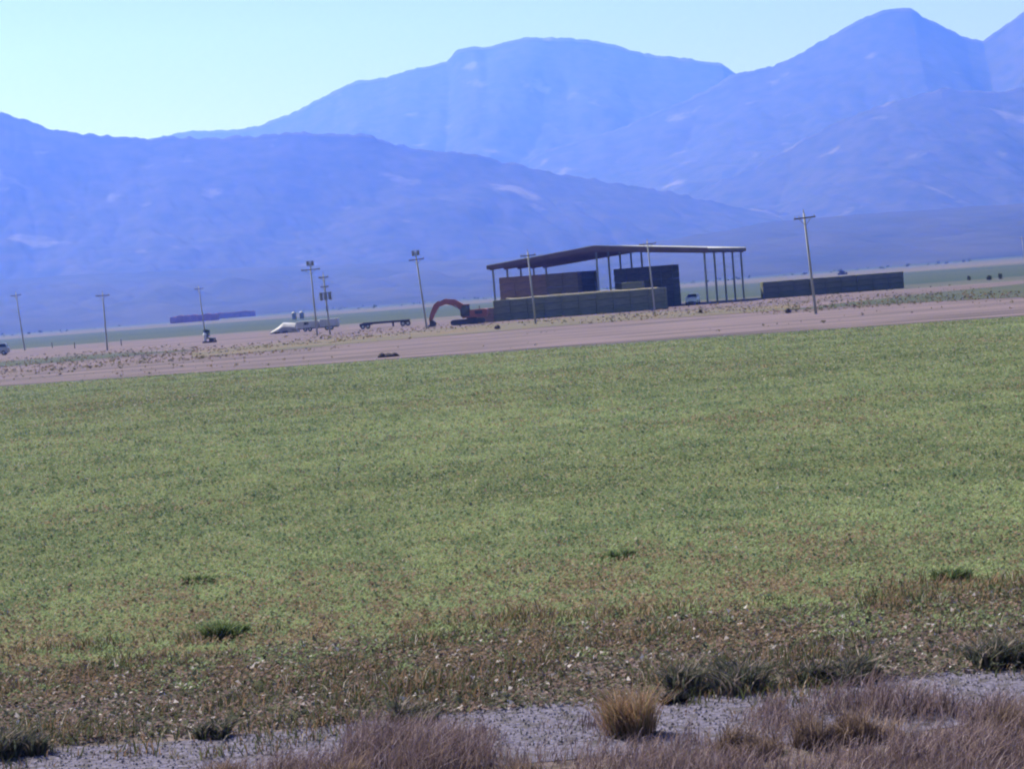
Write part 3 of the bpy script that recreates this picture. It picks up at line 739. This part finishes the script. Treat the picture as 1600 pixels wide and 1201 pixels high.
MB().sweep([(-4.2, 3.75), (-4.7, 3.2), (-5.3, 2.0), (-5.65, .95)], [.55, .8, .65, .45], -.05, .4).build('stick', 'machine_orange', ex)
for y0 in (-.14, .45): MB().cyl((-.7, y0 + .02, 1.3), (-2.2, y0 + .02, 3.1), .09, .06, 8).build('boom_cylinder', 'rim_metal', ex)
MB().cyl((-2.7, .17, 4.0), (-4.15, .17, 3.85), .09, .06, 8).build('stick_cylinder', 'rim_metal', ex)
MB().prism([(-5.75, 1.0), (-5.3, 1.0), (-4.95, .6), (-5.0, .15), (-5.4, .02), (-5.9, .02), (-6.1, .2), (-5.75, .4)], -.35, .7).build('bucket', 'machine_dark', ex)

# ------------------------------------------------------------------ pale trailers, tarped pile, flatbed, tanks
D3 = 330
def wheel(x, y, r, parent, w=.25, z=None):
    z = r if z is None else z
    t = MB().cyl((x, y, z), (x, y + w, z), r, r, 16).build('wheel', 'black_rubber', parent)
    MB().cyl((x, y - .02, z), (x, y + .01, z), r * .55, r * .55, 10).build('rim', 'rim_metal', t)
p = gx(421, D3)
root = empty('tarped_pile', (p.x, p.y, .03), 0); tag(root, 'pale tarp covered pile with a bright slope at its left end', 'tarped pile')
prof = [(0, .0), (.25, .42), (1.5, 1.15), (2.4, 1.85), (3.4, 1.75), (4.5, 1.55), (4.9, .5), (5.0, 0)]
vs = []; fs = []; ny = 7
for j in range(ny):
    yy = 3.0 * j / (ny - 1); k = math.sin(math.pi * (.12 + .76 * j / (ny - 1))) ** .5
    for x, z in prof: vs.append((x + random.uniform(-.06, .06), yy, (z * k + random.uniform(-.05, .05) if z else 0)))
npf = len(prof)
fs = [(j * npf + i, j * npf + i + 1, (j + 1) * npf + i + 1, (j + 1) * npf + i) for j in range(ny - 1) for i in range(npf - 1)] + [tuple(range(npf)), tuple(range((ny - 1) * npf, ny * npf))]
MB().add(vs, fs).build('tarp', 'pale_tarp', root)
mb = MB()
for x in (.9, 2.3): mb.cyl((x, -.25, .18), (x + .9, -.25, .18), .18, .18, 8)
mb.build('weight', 'machine_dark', root)
def box_trailer(px, L, hgt, label, win):
    p = gx(px, D3 - 3)
    root = empty('box_trailer', (p.x, p.y, .03), math.radians(-2)); tag(root, label, 'trailer', 'pale trailers below the transformer pole')
    b = MB().box(0, L, 0, 2.2, .55, hgt, .1).build('body', 'pale_panel', root)
    MB().box(-.02, L + .02, -.03, 2.23, hgt - .01, hgt + .05).build('roof', 'white_paint', root)
    for x in win: MB().box(x, x + .8, -.02, .0, 1.15, 1.6).build('window', 'dark_glass', b)
    for x in np.linspace(.5, L - .5, 5): MB().box(x - .03, x + .03, -.025, .01, .6, hgt - .1).build('rib', 'silver_paint', b)
    MB().box(.1, L - .1, .2, 2.0, .42, .55).build('chassis', 'machine_dark', root)
    for x in (L * .5 - .4, L * .5 + .4): wheel(x, .02, .36, root)
    MB().bar((0, 1.1, .48), (-1.0, 1.1, .45), .12, .12).build('hitch', 'machine_dark', root)
box_trailer(464, 3.75, 1.75, 'pale grey box trailer left of the two beside the tarped pile', (1.3,))
box_trailer(500, 3.2, 1.85, 'pale grey box trailer right of the two, under the transformer pole', ())
p = gx(562, 303)
root = empty('flatbed_trailer', (p.x, p.y, .03), math.radians(3)); tag(root, 'long low dark flatbed trailer between the pale trailers and the excavator', 'trailer')
for i in range(16): MB().box(.6 + i * .46, 1.04 + i * .46, -.0, 2.3, .95 + .0, 1.02).build('plank', 'trailer_dark', root)
mb = MB()
for y_ in (.1, 2.1): mb.box(.6, 8.0, y_ - .08, y_ + .08, .68, .949)
mb.build('frame', 'trailer_dark', root)
MB().prism([(0, .35), (.6, .45), (2.1, .6), (2.1, .947), (.6, .94), (0, .8)], .9, 1.4).build('tongue', 'trailer_dark', root)
for x in (.55, 1.35): wheel(x, -.05, .38, root)
for x in (6.9, 7.7): wheel(x, -.28, .42, root)
MB().box(6.4, 8.2, -.32, .0, .88, .94).build('mudguard', 'trailer_dark', root)
MB().box(5.2, 5.5, -.02, .1, .1, .95).build('stand', 'trailer_dark', root)
for px, lab in ((460, 'left one of two dim upright tanks beyond the tarped pile'), (472, 'right one of two dim upright tanks beyond the tarped pile')):
    p = gx(px, 640); root = empty('storage_tank', (p.x, p.y, 0)); tag(root, lab, 'tank', 'two upright tanks on the plain')
    MB().cyl((0, 0, .5), (0, 0, 2.6), .8, .8, 16).cyl((0, 0, 2.6), (0, 0, 3.0), .8, .2, 16).build('shell', 'transformer_grey', root, False)
    for a in range(4): MB().cyl((math.cos(a * 1.57 + .8) * .65, math.sin(a * 1.57 + .8) * .65, -.1), (math.cos(a * 1.57 + .8) * .65, math.sin(a * 1.57 + .8) * .65, .52), .06, .06, 6).build('leg', 'steel_grey', root)
# irrigation pump at the foot of the third pole
p = Vector((*P(322, 44), 0)); root = empty('pump_station', (p.x, p.y, .03), .1); tag(root, 'small pale capped pump with dark motor below the third pole', 'pump')
MB().box(-.5, 1.6, -.4, .6, 0, .25).build('plinth', 'dirt', root)
MB().cyl((-.1, 0, .25), (-.1, 0, 1.2), .22, .22, 12).build('casing', 'pale_panel', root)
MB().cyl((-.1, 0, 1.2), (-.1, 0, 1.5), .3, .16, 12).build('cap', 'white_paint', root)
MB().cyl((.1, 0, .7), (1.5, 0, .6), .12, .12, 10).cyl((1.4, 0, .6), (1.4, 0, .2), .12, .12, 10).build('pipe', 'transformer_grey', root)
MB().box(.5, 1.2, -.3, .4, .25, .58).build('motor', 'machine_dark', root)
# dark lump lying on the dirt at the field edge
p = Vector((*P(606, 88), 0)); root = empty('debris_heap', (p.x, p.y, .03), .05); tag(root, 'low black lump lying on the bare dirt at the field edge', 'debris')
r_ = random.Random(4)
for k, (cx_, ln, hh) in enumerate(((-.42, .34, .36), (.08, .42, .30), (.50, .38, .30))):
    vs = []; fs = []
    for j in range(6):
        ph = math.pi * .5 * j / 5
        for i in range(12):
            t = 2 * math.pi * i / 12; q = r_.uniform(.86, 1.12)
            vs.append((cx_ + math.cos(t) * math.cos(ph) * ln * q, math.sin(t) * math.cos(ph) * .3 * q, hh * math.sin(ph) * r_.uniform(.9, 1.1) - .02))
    fs = [(j * 12 + i, j * 12 + (i + 1) % 12, (j + 1) * 12 + (i + 1) % 12, (j + 1) * 12 + i) for j in range(5) for i in range(12)] + [tuple(range(60, 72)), tuple(range(12))]
    MB().add(vs, fs).build('lump', 'clod', root, True)

# ------------------------------------------------------------------ haze
hz = MB().box(-7100, 7100, -70, 9400, -4.2, 1350).build('haze', None)
hm = bpy.data.materials.new('haze'); hm.use_nodes = True
n_ = hm.node_tree.nodes; n_.remove(n_['Principled BSDF'])
pv = n_.new('ShaderNodeVolumePrincipled')
pv.inputs['Color'].default_value = (*HAZE_COLOR, 1); pv.inputs['Density'].default_value = HAZE_DENSITY; pv.inputs['Absorption Color'].default_value = (1, 1, 1, 1); pv.inputs['Anisotropy'].default_value = HAZE_G
hm.node_tree.links.new(pv.outputs[0], n_['Material Output'].inputs['Volume'])
hz.data.materials.append(hm); hz['kind'] = 'stuff'
hz['label'] = 'blue haze filling the valley air up to the mountains'; hz['category'] = 'haze'
